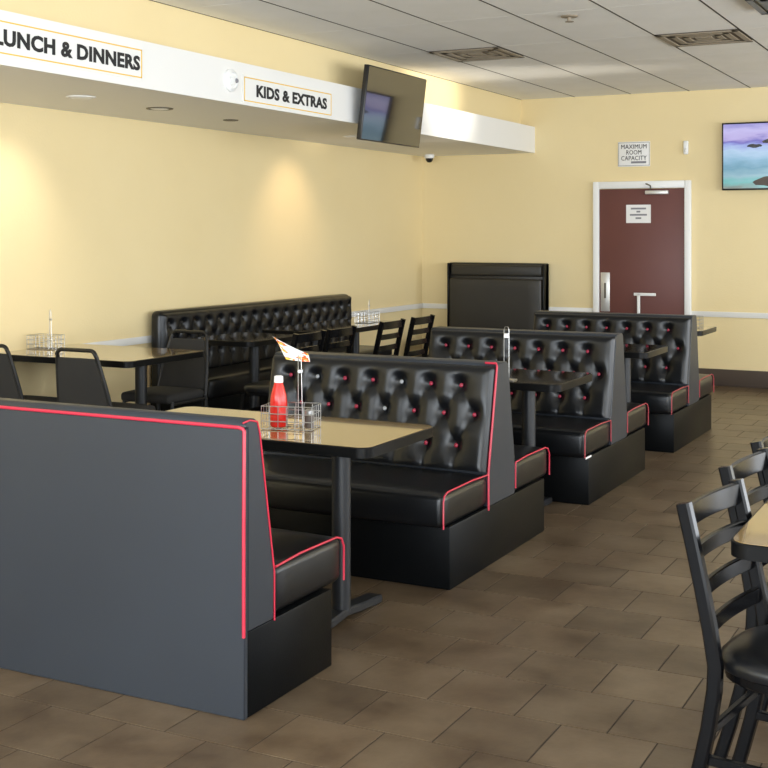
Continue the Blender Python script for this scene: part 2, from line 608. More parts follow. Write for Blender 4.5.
# door in the far wall
door = bpy.data.objects.new('door_1', None); col.objects.link(door)
door.location = (-3.465, YF, 0); door['kind'] = 'structure'
door['label'] = 'maroon painted steel door in a white frame'
obj('door_slab', box(-0.45, 0.45, -0.03, -0.005, 0.01, 2.005, 0.003), 'brown', door)
for x0, x1, z0, z1 in ((-0.515, -0.45, 0, 2.085), (0.45, 0.515, 0, 2.085), (-0.45, 0.45, 2.01, 2.085)):
    obj('door_frame', box(x0, x1, -0.05, -0.002, z0, z1, 0.006), 'white', door)
lp = obj('lock_plate', box(-0.435, -0.335, -0.038, -0.03, 0.72, 1.13, 0.004), 'steel', door)
obj('keyhole', box(-0.395, -0.375, -0.044, -0.038, 0.86, 1.02, 0.003), 'can_dark', lp)
pb = obj('pull_handle', join(box(-0.035, -0.005, -0.075, -0.05, 0.45, 0.92, 0.006), box(-0.07, 0.16, -0.075, -0.05, 0.895, 0.925, 0.006), box(-0.03, -0.01, -0.055, -0.03, 0.5, 0.53)), 'white', door)
cl = obj('door_closer', join(box(0.05, 0.29, -0.08, -0.03, 1.945, 1.985, 0.006)), 'steel', door)
obj('closer_arm', join(bar([(0.1, -0.06, 1.99), (0.13, -0.16, 2.03), (0.06, -0.06, 2.055)], 0.02, 0.012, (0, 0, 1))), 'can_dark', cl)
nt_ = obj('notice', box(-0.16, 0.10, -0.034, -0.03, 1.65, 1.84), 'paper', door)
nt_['label'] = 'white printed notice on the door'
for z, a, b in ((1.80, -0.11, 0.05), (1.768, -0.05, -0.01), (1.735, -0.12, 0.06), (1.70, -0.06, 0.0)):
    obj('print_line', box(a, b, -0.0352, -0.034, z - 0.009, z + 0.009), 'greyink', nt_)

# ------------------------------------------------------------------ ceiling and soffit fittings
VL = ['brown square ceiling vent nearest the soffit', 'brown square ceiling vent above the aisle beside the booths', 'black square ceiling grille over the middle of the room']
for i, (vx, vy) in enumerate(vent_cells + [(-1.48, 7.64)]):
    vm, vd = ('vent', 'vent_dark') if i < 2 else ('tv_black', 'tv_black')
    v = thing('ceiling_vent', VL[i], 'vent', (vx + 0.305, vy + 0.305, ZC - (0.004 if i < 2 else 0.03)), 0, 'ceiling vents')
    obj('backing', box(-0.28, 0.28, -0.28, 0.28, 0.002, 0.008 if i < 2 else 0.03), vd, v)
    for k, h in enumerate((0.295, 0.215, 0.14)):
        w = 0.045
        z0 = -0.008 + 0.002 * k
        ring = join(*[move(box(-h, h, -h, -h + w, z0, z0 + 0.008, 0.002, 1), Matrix.Rotation(a * PI / 2, 4, 'Z')) for a in range(4)])
        obj('louvre', ring, vm, v)
    obj('center_plate', box(-0.06, 0.06, -0.06, 0.06, -0.004, 0.002), vm, v)
sp = thing('fire_sprinkler', 'small dark sprinkler head set in the ceiling tiles', 'sprinkler', (-2.66, 7.91, ZC))
obj('escutcheon', lathe([(0.06, 0.0), (0.055, -0.008), (0.02, -0.012)], 16), 'vent', sp)
obj('sprinkler_head', lathe([(0.015, -0.01), (0.015, -0.035), (0.03, -0.037), (0.03, -0.04)], 12), 'vent', sp)

cans = [(-5.30, 6.11, 'white eyeball downlight in the soffit underside near the lunch sign', 0), (-5.30, 6.92, 'open brown rimmed downlight in the soffit underside between the two signs', 1),
        (-5.36, 7.88, 'small brown downlight in the soffit underside below the kids sign', 2), (-5.30, 9.75, 'downlight in the soffit underside by the television', 0)]
for x, y, lb, kind in cans:
    c = thing('downlight', lb, 'light', (x, y, 2.414), 0, 'soffit downlights')
    R1 = 0.095 if kind < 2 else 0.06
    obj('trim_ring', lathe([(R1, 0.0), (R1 - 0.003, -0.006), (R1 - 0.02, -0.007), (R1 - 0.022, -0.003)], 24), 'soffit_white' if kind == 0 else 'can_dark', c)
    obj('eyeball', lathe([(R1 - 0.023, -0.001), (R1 - 0.035, -0.006), (R1 - 0.05, -0.009), (0.006, -0.010)], 20), 'white' if kind < 2 else 'can_dark', c)
# the small lamps in two of the downlights, turned to wash the wall
for ly, lz, e, cl_ in ((9.75, 1.6, 20, (1.0, 0.74, 0.50)), (6.11, 1.5, 26, (1.0, 0.93, 0.84))):
    d = bpy.data.lights.new('downlight_lamp', 'SPOT'); d.energy = e; d.color = cl_; d.spot_size = math.radians(85); d.spot_blend = 1.0; d.shadow_soft_size = 0.05
    o = bpy.data.objects.new('downlight_lamp', d); col.objects.link(o); o.location = (-5.3, ly, 2.37)
    o.rotation_euler = (Vector((-6.0, ly, lz)) - Vector(o.location)).to_track_quat('-Z', 'Y').to_euler()

dm = thing('dome_camera', 'small dome security camera below the soffit in the room corner', 'camera', (-5.8, 12.42, 2.414))
obj('mount', lathe([(0.055, 0), (0.055, -0.03), (0.045, -0.04)], 18), 'white', dm)
obj('dome', lathe([(0.043, -0.04), (0.04, -0.06), (0.025, -0.08), (0.006, -0.086)], 16), 'tv_black', dm)

spk = thing('wall_speaker', 'round white speaker on the soffit face beside the kids sign', 'speaker', (-4.645, 6.82, 2.56))
R_ = Matrix.Rotation(PI / 2, 4, 'Y')
obj('speaker_ring', move(lathe([(0.075, 0), (0.075, 0.015), (0.055, 0.028), (0.05, 0.02)], 28), R_), 'white', spk)
obj('speaker_cone', move(lathe([(0.05, 0.016), (0.03, 0.02), (0.028, 0.03), (0.006, 0.034)], 20), R_), 'white', spk)
obj('center_plug', move(lathe([(0.016, 0.03), (0.014, 0.04)], 12), Matrix.Translation((0, 0.03, 0)) @ R_), 'greyink', spk)


def soffit_sign(y0, y1, z0, z1, body, ty0, ty1, tz, th, label):
    s = thing('menu_sign', label, 'sign', (-4.645, (y0 + y1) / 2, (z0 + z1) / 2))
    w, h = (y1 - y0) / 2, (z1 - z0) / 2
    obj('panel', box(0.0, 0.006, -w - 0.015, w + 0.015, -h - 0.012, h + 0.012), 'soffit_white', s)
    t = 0.007
    obj('border', join(box(0.006, 0.008, -w, w, -h, -h + t), box(0.006, 0.008, -w, w, h - t, h), box(0.006, 0.008, -w, -w + t, -h, h), box(0.006, 0.008, w - t, w, -h, h)), 'gold', s)
    letters(body, ty1 - ty0, th, 0.04, s, (0.008, (ty0 + ty1) / 2 - (y0 + y1) / 2, tz - (z0 + z1) / 2), (PI / 2, 0, PI / 2))
    return s


soffit_sign(4.58, 5.885, 2.470, 2.640, 'LUNCH & DINNERS', 4.69, 5.865, 2.555, 0.088, 'long white sign reading LUNCH & DINNERS on the soffit')
soffit_sign(6.98, 8.17, 2.440, 2.605, 'KIDS & EXTRAS', 7.13, 8.10, 2.522, 0.085, 'white sign reading KIDS & EXTRAS on the soffit')

# ------------------------------------------------------------------ televisions and wall signs
tv = thing('wall_television', 'dark switched off television tilted forward on the soffit', 'television', (-4.53, 9.04, 2.57))
tv.rotation_euler = (0, math.radians(7), 0)
obj('casing', box(-0.04, 0.0, -0.535, 0.535, -0.295, 0.295, 0.006), 'tv_black', tv)
obj('screen', box(0.0, 0.003, -0.525, 0.525, -0.285, 0.285), 'tv_glass', tv)
obj('bracket', box(-0.10, -0.04, -0.1, 0.1, -0.16, 0.04, 0.004), 'iron', tv)

tv2 = thing('wall_television', 'lit television showing a blue sea picture on the yellow wall', 'television', (-2.03, YF - 0.06, 2.312))
obj('casing', box(-0.60, 0.60, -0.02, 0.02, -0.338, 0.338, 0.005), 'tv_black', tv2)
pic = obj('screen', box(-0.585, 0.585, -0.024, -0.02, -0.322, 0.322), 'picture', tv2)
obj('wall_bracket', box(-0.15, 0.15, 0.02, 0.06, -0.15, 0.15), 'iron', tv2)
for x, z, w, h, mm in ((-0.28, 0.10, 0.075, 0.022, 'tv_black'), (-0.05, 0.14, 0.16, 0.035, 'tv_black'), (0.0, -0.26, 0.30, 0.07, 'base_brown')):
    pts = [(x + w * math.cos(2 * PI * k / 14), z + h * (0.6 + 0.4 * abs(math.sin(k * 2.1))) * math.sin(2 * PI * k / 14)) for k in range(14)]
    g = ([(a, -0.0245, b) for a, b in pts] + [(a, -0.024, b) for a, b in pts], [list(range(14)), list(range(14, 28))[::-1]] + [[k, (k + 1) % 14, 14 + (k + 1) % 14, 14 + k] for k in range(14)])
    obj('pictured_rock', g, mm, pic)
obj('cable', tube([(0.0, 0.0, -0.335), (0.002, 0.01, -0.45), (0.0, 0.045, -0.6)], 0.005, 6), 'tv_black', tv2)

cs = thing('capacity_sign', 'white sign reading MAXIMUM ROOM CAPACITY above the maroon door', 'sign', (-3.55, YF, 2.37))
obj('panel', box(-0.17, 0.17, -0.008, 0, -0.13, 0.13, 0.002), 'paper', cs)
obj('border', join(box(-0.165, 0.165, -0.009, -0.008, 0.117, 0.122), box(-0.165, 0.165, -0.009, -0.008, -0.122, -0.117), box(-0.165, -0.160, -0.009, -0.008, -0.12, 0.12), box(0.160, 0.165, -0.009, -0.008, -0.12, 0.12)), 'greyink', cs)
for body, z, w in (('MAXIMUM', 0.078, 0.27), ('ROOM', 0.018, 0.16), ('CAPACITY', -0.042, 0.27)):
    letters(body, w, 0.046, 0.0, cs, (0, -0.0095, z), (PI / 2, 0, 0))
obj('print_line', box(-0.03, 0.13, -0.009, -0.008, -0.098, -0.076), 'greyink', cs)
ch = thing('door_chime', 'small white oblong sensor on the wall beside the capacity sign', 'sensor', (-3.005, YF, 2.42))
obj('cover', box(-0.025, 0.025, -0.035, 0, -0.07, 0.07, 0.012, 3), 'white', ch)
obj('lens', box(-0.012, 0.012, -0.039, -0.034, -0.045, -0.01, 0.003), 'steel', ch)

# ------------------------------------------------------------------ booths
BW = 1.24


def tufted(W, L, rows, H=0.044, nu=120, nv=46):
    """padded panel in local u (0..W), v (0..L), height w; rows=[(v, [u...])]"""
    btn = [(u, v) for v, us in rows for u in us]
    segs = []
    for i in range(len(rows) - 1):
        for u in rows[i][1]:
            for u2 in rows[i + 1][1]:
                if abs(u - u2) < 0.11:
                    segs.append((u, rows[i][0], u2, rows[i + 1][0]))
    for u in rows[-1][1]:
        segs.append((u, rows[-1][0], u, 0.0))
    V, F = [], []
    for j in range(nv + 1):
        v = L * j / nv
        for i in range(nu + 1):
            u = W * i / nu
            e = min(u, W - u, L - v, v + 0.02)
            s = min(1.0, max(0.0, e / 0.045)); edge = math.sqrt(max(0.0, 1 - (1 - s) ** 2))
            d = min((u - a) ** 2 + (v - b) ** 2 for a, b in btn)
            h = 1 - 0.55 * math.exp(-d / 0.0007) - 0.30 * math.exp(-d / 0.0035)
            c = 0.0
            for a, b, a2, b2 in segs:
                if min(a, a2) - 0.04 < u < max(a, a2) + 0.04 and min(b, b2) - 0.04 < v < max(b, b2) + 0.04:
                    du, dv = a2 - a, b2 - b
                    t = max(0, min(1, ((u - a) * du + (v - b) * dv) / (du * du + dv * dv)))
                    q = (u - a - t * du) ** 2 + (v - b - t * dv) ** 2
                    c = max(c, math.exp(-q / 0.00010) * 0.14 + math.exp(-q / 0.0012) * 0.14)
            h -= c
            V.append((u, v, H * edge * max(0.05, h)))
    w = nu + 1
    for j in range(nv):
        for i in range(nu):
            F.append([j * w + i, j * w + i + 1, (j + 1) * w + i + 1, (j + 1) * w + i])
    return V, F


SP = 0.158
ROWU1 = [BW - 0.17 - SP * k for k in range(7)]
ROWU2 = [BW - 0.09 - SP * k for k in range(7)]
# slanted front of a booth back: from (y=-0.17, z=0.43) to (y=-0.065, z=0.935)
Y0, Z0, Y1, Z1 = -0.165, 0.435, -0.060, 0.918
SL = math.hypot(Y1 - Y0, Z1 - Z0)


def v_of(z):
    return (z - Z0) / (Z1 - Z0) * SL


ROWS = [(v_of(0.822), ROWU1), (v_of(0.69), ROWU2), (v_of(0.545), ROWU1)]
ax = Vector((1, 0, 0)); ay = Vector((0, (Y1 - Y0) / SL, (Z1 - Z0) / SL)); az = ax.cross(ay)
MF = Matrix(((1, ay.x, az.x, 0), (0, ay.y, az.y, Y0), (0, ay.z, az.z, Z0), (0, 0, 0, 1)))
panel_front = mesh('tufted_panel', move(tufted(BW - 0.01, SL, ROWS), Matrix.Translation((0.005, 0, 0)) @ MF), 'vinyl', angle=80)
button_geo = mesh('button', lathe([(0.0105, 0), (0.0105, 0.002), (0.008, 0.005), (0.003, 0.0065)], 10), 'red_button')
button_grey = button_geo.copy(); button_grey.materials[0] = M['grey_button']
button_black = button_geo.copy(); button_black.materials[0] = M['black_button']


def cushion(x0, x1, y0, y1, z0, z1, r=0.03, crown=0.012):
    """seat pad with rounded edges and a slightly domed top"""
    bm = bmesh.new()
    V, F = box(x0, x1, y0, y1, z0, z1)
    for v in V:
        bm.verts.new(v)
    bm.verts.ensure_lookup_table()
    for f in F:
        bm.faces.new([bm.verts[i] for i in f])
    bmesh.ops.bevel(bm, geom=list(bm.edges), offset=r, segments=3, profile=0.5, affect='EDGES')
    bmesh.ops.subdivide_edges(bm, edges=[e for e in bm.edges if e.calc_length() > 0.2], cuts=6, use_grid_fill=True)
    for v in bm.verts:
        if v.co.z > (z0 + z1) / 2:
            fx = 1 - (2 * (v.co.x - x0) / (x1 - x0) - 1) ** 4
            fy = 1 - (2 * (v.co.y - y0) / (y1 - y0) - 1) ** 4
            v.co.z += crown * fx * fy
    return from_bm(bm)


def booth_double(label, yc, piping_back=True, greys=(), pm='red'):
    b = thing('restaurant_booth', label, 'booth', (-2.18 - BW + 0.011 * (yc - 5.48), yc, 0), 0, 'black tufted booths along the aisle')
    base = obj('base', box(0.0, BW, -0.60, 0.60, 0.0, 0.275, 0.006), 'vinyl_dull', b)
    for s in (-1, 1):
        ya, yb = sorted((s * (0.155 if s < 0 else 0.165), s * 0.67))
        obj('seat_cushion', cushion(0.004, BW - 0.004, ya, yb, 0.275, 0.425), 'vinyl', b)
    prof = [(-0.165, 0.275), (0.175, 0.275), (0.175, 0.435), (0.092, 0.915), (0.075, 0.93), (-0.045, 0.93), (-0.060, 0.915), (-0.165, 0.435)]
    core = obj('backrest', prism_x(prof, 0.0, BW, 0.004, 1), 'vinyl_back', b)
    tp = obj('tufted_panel', panel_front, None, b)
    tp2 = obj('tufted_panel', panel_front, None, b, (BW, 0.022, 0), (0, 0, PI))
    for r, (v, us) in enumerate(ROWS):
        for k, u in enumerate(us):
            p = MF @ Vector((u, v, 0.0075))
            me = button_grey if (r, len(us) - 1 - k) in greys else button_geo
            obj('button', me, None, tp, p, az.to_track_quat('Z', 'Y').to_euler())
    # piping on the aisle end
    x = BW + 0.001
    if piping_back:
        obj('piping', tube([(BW - 0.06, -0.056, 0.932), (BW - 0.004, -0.056, 0.932), (x, -0.060, 0.918), (x, -0.098, 0.745), (x, -0.166, 0.44), (x, -0.166, 0.26)], 0.0055, 8), 'red', b)
    for s in (-1, 1):
        inner, outer = s * (0.172 if s < 0 else 0.182), s * 0.672
        path = [(x, inner, 0.426), (x - 0.004, s * 0.35, 0.432), (x - 0.004, s * 0.62, 0.430), (x - 0.002, s * 0.655, 0.420), (x, outer, 0.395), (x, outer, 0.28)]
        if s > 0 or not piping_back:
            path = [(x, inner, 0.30)] + path
        obj('piping', tube(path, 0.0038, 8), pm, b)
    return b


booth_double('black tufted double booth with white worn buttons, facing the table with the ketchup', 5.48, True, {(0, 1), (0, 4), (1, 3)})
b3 = booth_double('black tufted double booth between the two dark topped tables', 7.36, False, (), 'red_dull')
b4 = booth_double('black tufted double booth at the end of the row beside the maroon door', 9.24, False, (), 'red_dull')
tr = obj('torn_edge', box(BW + 0.001, BW + 0.004, -0.66, -0.56, 0.272, 0.282), 'paper', b3)

# single booth whose plain back faces the room entrance
b1 = thing('restaurant_booth', 'single black booth with plain slate back panel and red piping', 'booth', (-2.18 - BW, 3.28, 0))
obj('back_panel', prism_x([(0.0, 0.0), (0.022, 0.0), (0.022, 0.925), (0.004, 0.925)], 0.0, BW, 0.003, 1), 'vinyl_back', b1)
obj('base', box(0.0, BW, 0.022, 0.565, 0.0, 0.275, 0.005), 'vinyl_dull', b1)
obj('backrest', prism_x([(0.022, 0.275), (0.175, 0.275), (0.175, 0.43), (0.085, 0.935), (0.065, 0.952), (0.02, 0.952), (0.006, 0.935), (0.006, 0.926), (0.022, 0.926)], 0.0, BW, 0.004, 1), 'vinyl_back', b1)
p1 = obj('tufted_panel', panel_front, None, b1, (BW, 0.01, 0), (0, 0, PI))
obj('seat_cushion', cushion(0.004, BW - 0.004, 0.178, 0.65, 0.28, 0.445), 'vinyl', b1)
x = BW + 0.001
obj('piping', tube([(0.0, -0.002, 0.930), (BW - 0.02, -0.002, 0.930), (BW - 0.004, -0.002, 0.927), (x, -0.001, 0.92), (x, -0.004, 0.6), (x, -0.004, 0.265)], 0.0058, 8), 'red', b1)
obj('piping', tube([(BW - 0.004, 0.0, 0.945), (x, 0.03, 0.95), (x, 0.075, 0.94), (x, 0.09, 0.90), (x, 0.178, 0.43), (x, 0.178, 0.27)], 0.003, 8), 'red', b1)
obj('piping', tube([(x, 0.185, 0.445), (x - 0.004, 0.35, 0.452), (x - 0.004, 0.60, 0.45), (x - 0.002, 0.635, 0.44), (x, 0.65, 0.41), (x, 0.65, 0.285)], 0.004, 8), 'red', b1)

# tall plain booth against the far wall
tb = thing('tall_booth', 'tall plain black booth back standing against the far wall', 'booth', (-5.60, YF - 0.03, 0))
obj('base', box(0, 1.13, -0.62, -0.02, 0, 0.28, 0.005), 'vinyl_dull', tb)
obj('seat_cushion', cushion(0.004, 1.126, -0.68, -0.17, 0.28, 0.43), 'vinyl', tb)
obj('backrest', prism_x([(-0.165, 0.28), (-0.02, 0.28), (-0.02, 1.22), (-0.10, 1.22), (-0.115, 1.10)], 0, 1.13, 0.01, 2), 'vinyl_brown', tb)
obj('back_cushion', cushion(0.03, 1.10, -0.185, -0.11, 0.45, 1.05, 0.02, 0.0), 'vinyl_brown', tb)
obj('head_roll', box(0.03, 1.10, -0.15, -0.09, 1.075, 1.20, 0.025, 3), 'vinyl_brown', tb)
for x0, x1 in ((0.0, 0.02), (1.11, 1.13)):
    obj('side_frame', box(x0, x1, -0.17, -0.01, 0.43, 1.215, 0.006), 'black_edge', tb)

# wall bench with tufted back
BL = 3.04
bn = thing('wall_bench', 'long black tufted bench along the yellow side wall', 'bench', (XL + 0.02, 7.65, 0))
obj('base', box(0.03, 0.52, 0.0, BL, 0, 0.29, 0.005), 'vinyl_dull', bn)
obj('seat_cushion', cushion(0.14, 0.60, 0.0, BL, 0.29, 0.445), 'vinyl', bn)
g = box(0.02, 0.135, 0.0, BL, 0.29, 0.945, 0.045, 4)
obj('backrest', g, 'vinyl', bn)
NB = 18
bs = BL / NB
BR = [(0.40, [bs * (k + 0.5) for k in range(NB)]), (0.27, [bs * (k + 1.0) for k in range(NB - 1)]), (0.14, [bs * (k + 0.5) for k in range(NB)])]
# panel stands upright on the bench back: u -> y, v -> z, height -> x
MB_ = Matrix(((0, 0, 1, 0.125), (1, 0, 0, 0.01), (0, 1, 0, 0.44), (0, 0, 0, 1)))
tp = obj('tufted_panel', move(tufted(BL - 0.02, 0.485, BR, 0.04, 300, 40), MB_), 'vinyl', bn, angle=80)
for v, us in BR:
    for u in us:
        obj('button', button_black, None, tp, MB_ @ Vector((u, v, 0.010)), (0, PI / 2, 0))
obj('wood_end', box(0.0, 0.018, 0.0, 0.02, 0.2, 0.66, 0.002), 'cream', bn)


# ------------------------------------------------------------------ tables
def pedestal(t, x, y, h, along='y', foot=0.29):
    c = obj('column', join(lathe([(0.038, 0.045), (0.038, h - 0.01)], 20, x, y), box(x - 0.10, x + 0.10, y - 0.10, y + 0.10, h - 0.012, h, 0.003, 1)), 'iron', t)
    if along == 'y':
        path = [(x, y - foot, 0.022), (x, y - 0.1, 0.034), (x, y, 0.045), (x, y + 0.1, 0.034), (x, y + foot, 0.022)]
        up = (1, 0, 0)
        pads = ((x, y - foot + 0.02), (x, y + foot - 0.02))
    else:
        path = [(x - foot, y, 0.022), (x - 0.1, y, 0.034), (x, y, 0.045), (x + 0.1, y, 0.034), (x + foot, y, 0.022)]
        up = (0, 1, 0)
        pads = ((x - foot + 0.02, y), (x + foot - 0.02, y))
    f = obj('foot', bar(path, 0.034, 0.07, up), 'iron', t)
    for px, py in pads:
        obj('glide', lathe([(0.022, 0.0), (0.022, 0.012)], 12, px, py), 'iron', f)
    return c


def table(label, x0, x1, y0, y1, cols, group=None, z=0.76, along='y', top='laminate'):
    cx, cy = (x0 + x1) / 2, (y0 + y1) / 2
    t = thing('dining_table', label, 'table', (cx, cy, 0), 0, group)
    w, d = (x1 - x0) / 2, (y1 - y0) / 2
    obj('tabletop', prism_z(round_rect(-w + 0.006, w - 0.006, -d + 0.006, d - 0.006, 0.05), z - 0.034, z, 0.0), top, t)
    outer = round_rect(-w, w, -d, d, 0.056)
    inner = round_rect(-w + 0.0062, w - 0.0062, -d + 0.0062, d - 0.0062, 0.0498)
    n = len(outer)
    V, F = [], []
    for ring, zz in ((inner, z - 0.001), (outer, z - 0.004), (outer, z - 0.040), (inner, z - 0.042)):
        V += [(a, b, zz) for a, b in ring]
    for k in range(4):
        for i in range(n):
            F.append([k * n + i, k * n + (i + 1) % n, ((k + 1) % 4) * n + (i + 1) % n, ((k + 1) % 4) * n + i])
    obj('edge_band', (V, F), 'black_edge', t, angle=50)
    for px, py in cols:
        pedestal(t, px - cx, py - cy, z - 0.034, along, min(0.29, d - 0.02) if along == 'y' else 0.29)
    return t


TX0, TX1 = -3.36, -2.11
BT = 'booth tables along the aisle'
table('tan topped table with the ketchup bottle and wire caddy on it', TX0, TX1, 3.985, 4.60, [(-2.39, 4.29), (-3.08, 4.29)], BT)
table('dark topped booth table with a thin wire holder on it', TX0, TX1, 6.10, 6.72, [(-2.39, 6.41), (-3.08, 6.41)], BT, top='laminate_dark')
table('dark topped booth table before the last tufted booth of the row', TX0, -2.16, 7.98 + 0.02, 8.60, [(-2.39, 8.30), (-3.08, 8.30)], BT, top='laminate_dark')
table('tan topped booth table behind the last tufted booth, near the door', TX0, -2.24, 9.95, 10.55, [(-2.39, 10.25), (-3.08, 10.25)], BT)
table('tan topped table pushed against the side wall with fabric backed chairs', -5.97, -4.83, 6.0, 6.82, [(-5.06, 6.41), (-5.7, 6.41)])
table('dark topped table at the near end of the wall bench', -5.5, -4.92, 7.5, 8.2, [(-5.19, 7.95)], top='laminate_dark')
table('dark topped table with a wire caddy before the wall bench', -5.5, -4.86, 8.5, 9.9, [(-5.18, 8.85), (-5.18, 9.55)], top='laminate_dark')
table('tan topped dining table lined with ladder back chairs', -0.645, 0.14, 3.14, 5.05, [(-0.03, 3.585), (-0.03, 4.67)], z=0.775, along='x')


# ------------------------------------------------------------------ ladder back chairs (faces +y, back posts at y=-0.2)
def ladder_chair(label, group):
    c = thing('ladder_back_chair', label, 'chair', (0, 0, 0), 0, group)
    H = 0.86
    W = 0.185

    def post_y(z):
        return -0.20 - 0.085 * max(0, (z - 0.45) / 0.41) ** 1.2 - 0.10 * max(0, (0.45 - z) / 0.45) ** 1.5

    for s in (-1, 1):
        zs = [0.0, 0.1, 0.2, 0.3, 0.4, 0.46, 0.55, 0.65, 0.75, 0.86]
        obj('back_post', bar([(s * W, post_y(z), z) for z in zs], 0.036, 0.032, (1, 0, 0)), 'black_wood', c)
    for z, h in ((0.825, 0.06), (0.735, 0.042), (0.645, 0.042), (0.555, 0.042)):
        path = [(-W + 0.008 + (2 * W - 0.016) * k / 8, post_y(z) - 0.014 * (1 - (k / 4 - 1) ** 2), z) for k in range(9)]
        obj('slat', bar(path, 0.016, h, (0, 0, 1)), 'black_wood', c)
    # rounded seat pad on a thin frame
    out = []
    for k in range(28):
        a = 2 * PI * k / 28
        ca, sa = math.cos(a), math.sin(a)
        e = 0.62
        r_x, r_y = 0.205, 0.205
        px = r_x * math.copysign(abs(ca) ** e, ca) * (1.0 + 0.06 * sa)
        py = r_y * math.copysign(abs(sa) ** e, sa)
        out.append((px, py - 0.022))
    obj('seat_frame', prism_z([(a * 0.96, b * 0.96) for a, b in out], 0.42, 0.447, 0.004, 1), 'black_wood', c)
    pad = []
    rings = [(1.0, 0.447), (1.02, 0.462), (1.0, 0.478), (0.9, 0.489), (0.6, 0.495), (0.2, 0.496)]
    n = len(out)
    V, F = [], []
    for sc, zz in rings:
        V += [(a * sc, b * sc, zz) for a, b in out]
    for j in range(len(rings) - 1):
        for i in range(n):
            F.append([j * n + i, j * n + (i + 1) % n, (j + 1) * n + (i + 1) % n, (j + 1) * n + i])
    F.append(list(range(n))[::-1]); F.append([(len(rings) - 1) * n + i for i in range(n)])
    obj('seat', (V, F), 'vinyl', c, angle=60)
    for s in (-1, 1):
        obj('front_leg', bar([(s * 0.165, 0.155, 0.425), (s * 0.172, 0.178, 0.2), (s * 0.18, 0.19, 0.0)], 0.034, 0.026, (1, 0, 0)), 'black_wood', c)
        obj('side_stretcher', bar([(s * 0.18, post_y(0.22), 0.22), (s * 0.175, 0.176, 0.22)], 0.018, 0.024, (0, 0, 1)), 'black_wood', c)
    path = [(-0.172 + 0.344 * k / 8, 0.175 + 0.02 * (1 - (k / 4 - 1) ** 2), 0.29) for k in range(9)]
    obj('front_stretcher', bar(path, 0.018, 0.024, (0, 0, 1)), 'black_wood', c)
    obj('back_stretcher', bar([(-W, post_y(0.29), 0.29), (W, post_y(0.29), 0.29)], 0.018, 0.024, (0, 0, 1)), 'black_wood', c)
    return c


def place(c, x, y, rz):
    c.location = (x, y, 0); c.rotation_euler = (0, 0, rz)


# at the right table: facing +x (rz = -90 deg); back top lies 0.285 behind the seat centre
RG = 'ladder back chairs at the dining table'
proto = ladder_chair('black ladder back chair at the bare corner of the dining table', RG)
RW = math.radians(9)


def by_back(c, x, y, rz):
    # x, y: middle of the top rail
    place(c, x - 0.285 * math.sin(rz), y + 0.285 * math.cos(rz), rz)


by_back(proto, -0.725, 3.33, -PI / 2 - RW)
for y, lb in ((3.88, 'second black ladder back chair from the bare corner of the dining table'), (4.37, 'third black ladder back chair from the bare corner of the dining table')):
    c = copy_tree(proto); by_back(c, -0.742, y, -PI / 2 - RW * 0.75); c['label'] = lb
MG = 'ladder back chairs facing the wall bench'
for y, lb in ((9.22, 'black ladder back chair facing the wall bench, last before the tall booth'), (8.66, 'black ladder back chair facing the wall bench, next to the last one'),
              (7.84, 'black ladder back chair facing the near end of the wall bench'), (7.38, 'black ladder back chair facing the wall beside the near end of the bench')):
    c = copy_tree(proto); place(c, -4.36 - 0.285, y, PI / 2); c['label'] = lb; c['group'] = MG


# ------------------------------------------------------------------ stacking chairs (faces +y)
def stack_chair(label, group):
    c = thing('stacking_chair', label, 'chair', (0, 0, 0), 0, group)

    def by(z):
        return -0.20 - 0.10 * (z - 0.43) / 0.42

    hoop = [(-0.205, by(0.43), 0.43), (-0.19, by(0.58), 0.58), (-0.165, by(0.74), 0.74), (-0.15, by(0.81), 0.81)]
    for k in range(1, 6):
        a = PI - PI / 2 * k / 5
        hoop.append((-0.11 + 0.04 * math.cos(a), by(0.84), 0.81 + 0.04 * math.sin(a)))
    hoop += [(-x_, y_, z_) for x_, y_, z_ in hoop[::-1]]
    obj('back_frame', tube(hoop, 0.0125, 8), 'stack_frame', c)
    pv = []
    for z, w in ((0.47, 0.195), (0.60, 0.178), (0.72, 0.16), (0.80, 0.142)):
        pv.append((z, w))
    V, F = [], []
    for z, w in pv:
        y = by(z)
        V += [(-w, y - 0.010, z), (0, y - 0.020, z), (w, y - 0.010, z), (w, y + 0.012, z), (0, y + 0.022, z), (-w, y + 0.012, z)]
    for j in range(3):
        for i in range(6):
            F.append([j * 6 + i, j * 6 + (i + 1) % 6, (j + 1) * 6 + (i + 1) % 6, (j + 1) * 6 + i])
    F.append(list(range(6))[::-1]); F.append([18 + i for i in range(6)])
    obj('back_panel', (V, F), 'fabric', c, angle=60)
    obj('seat', cushion(-0.205, 0.205, -0.195, 0.215, 0.41, 0.47, 0.022, 0.012), 'fabric', c)
    for s in (-1, 1):
        obj('rear_leg', tube([(s * 0.205, by(0.43), 0.43), (s * 0.207, -0.22, 0.25), (s * 0.21, -0.27, 0.0)], 0.0125, 8), 'stack_frame', c)
        obj('front_leg', tube([(s * 0.20, 0.17, 0.42), (s * 0.205, 0.185, 0.2), (s * 0.21, 0.20, 0.0)], 0.0125, 8), 'stack_frame', c)
        obj('seat_rail', tube([(s * 0.203, -0.2, 0.405), (s * 0.2, 0.18, 0.405)], 0.010, 8), 'stack_frame', c)
    return c


SG = 'stacking chairs at the wall table'
s0 = stack_chair('black stacking chair with its back to the booths, at the wall table', SG)
place(s0, -4.985, 6.0, 0)
s1 = copy_tree(s0); place(s1, -5.68, 6.0, 0); s1['label'] = 'black stacking chair between its neighbour and the side wall, before the wall table'
s2 = copy_tree(s0); place(s2, -5.19, 6.82, PI); s2['label'] = 'black stacking chair behind the wall table, next to the bench'


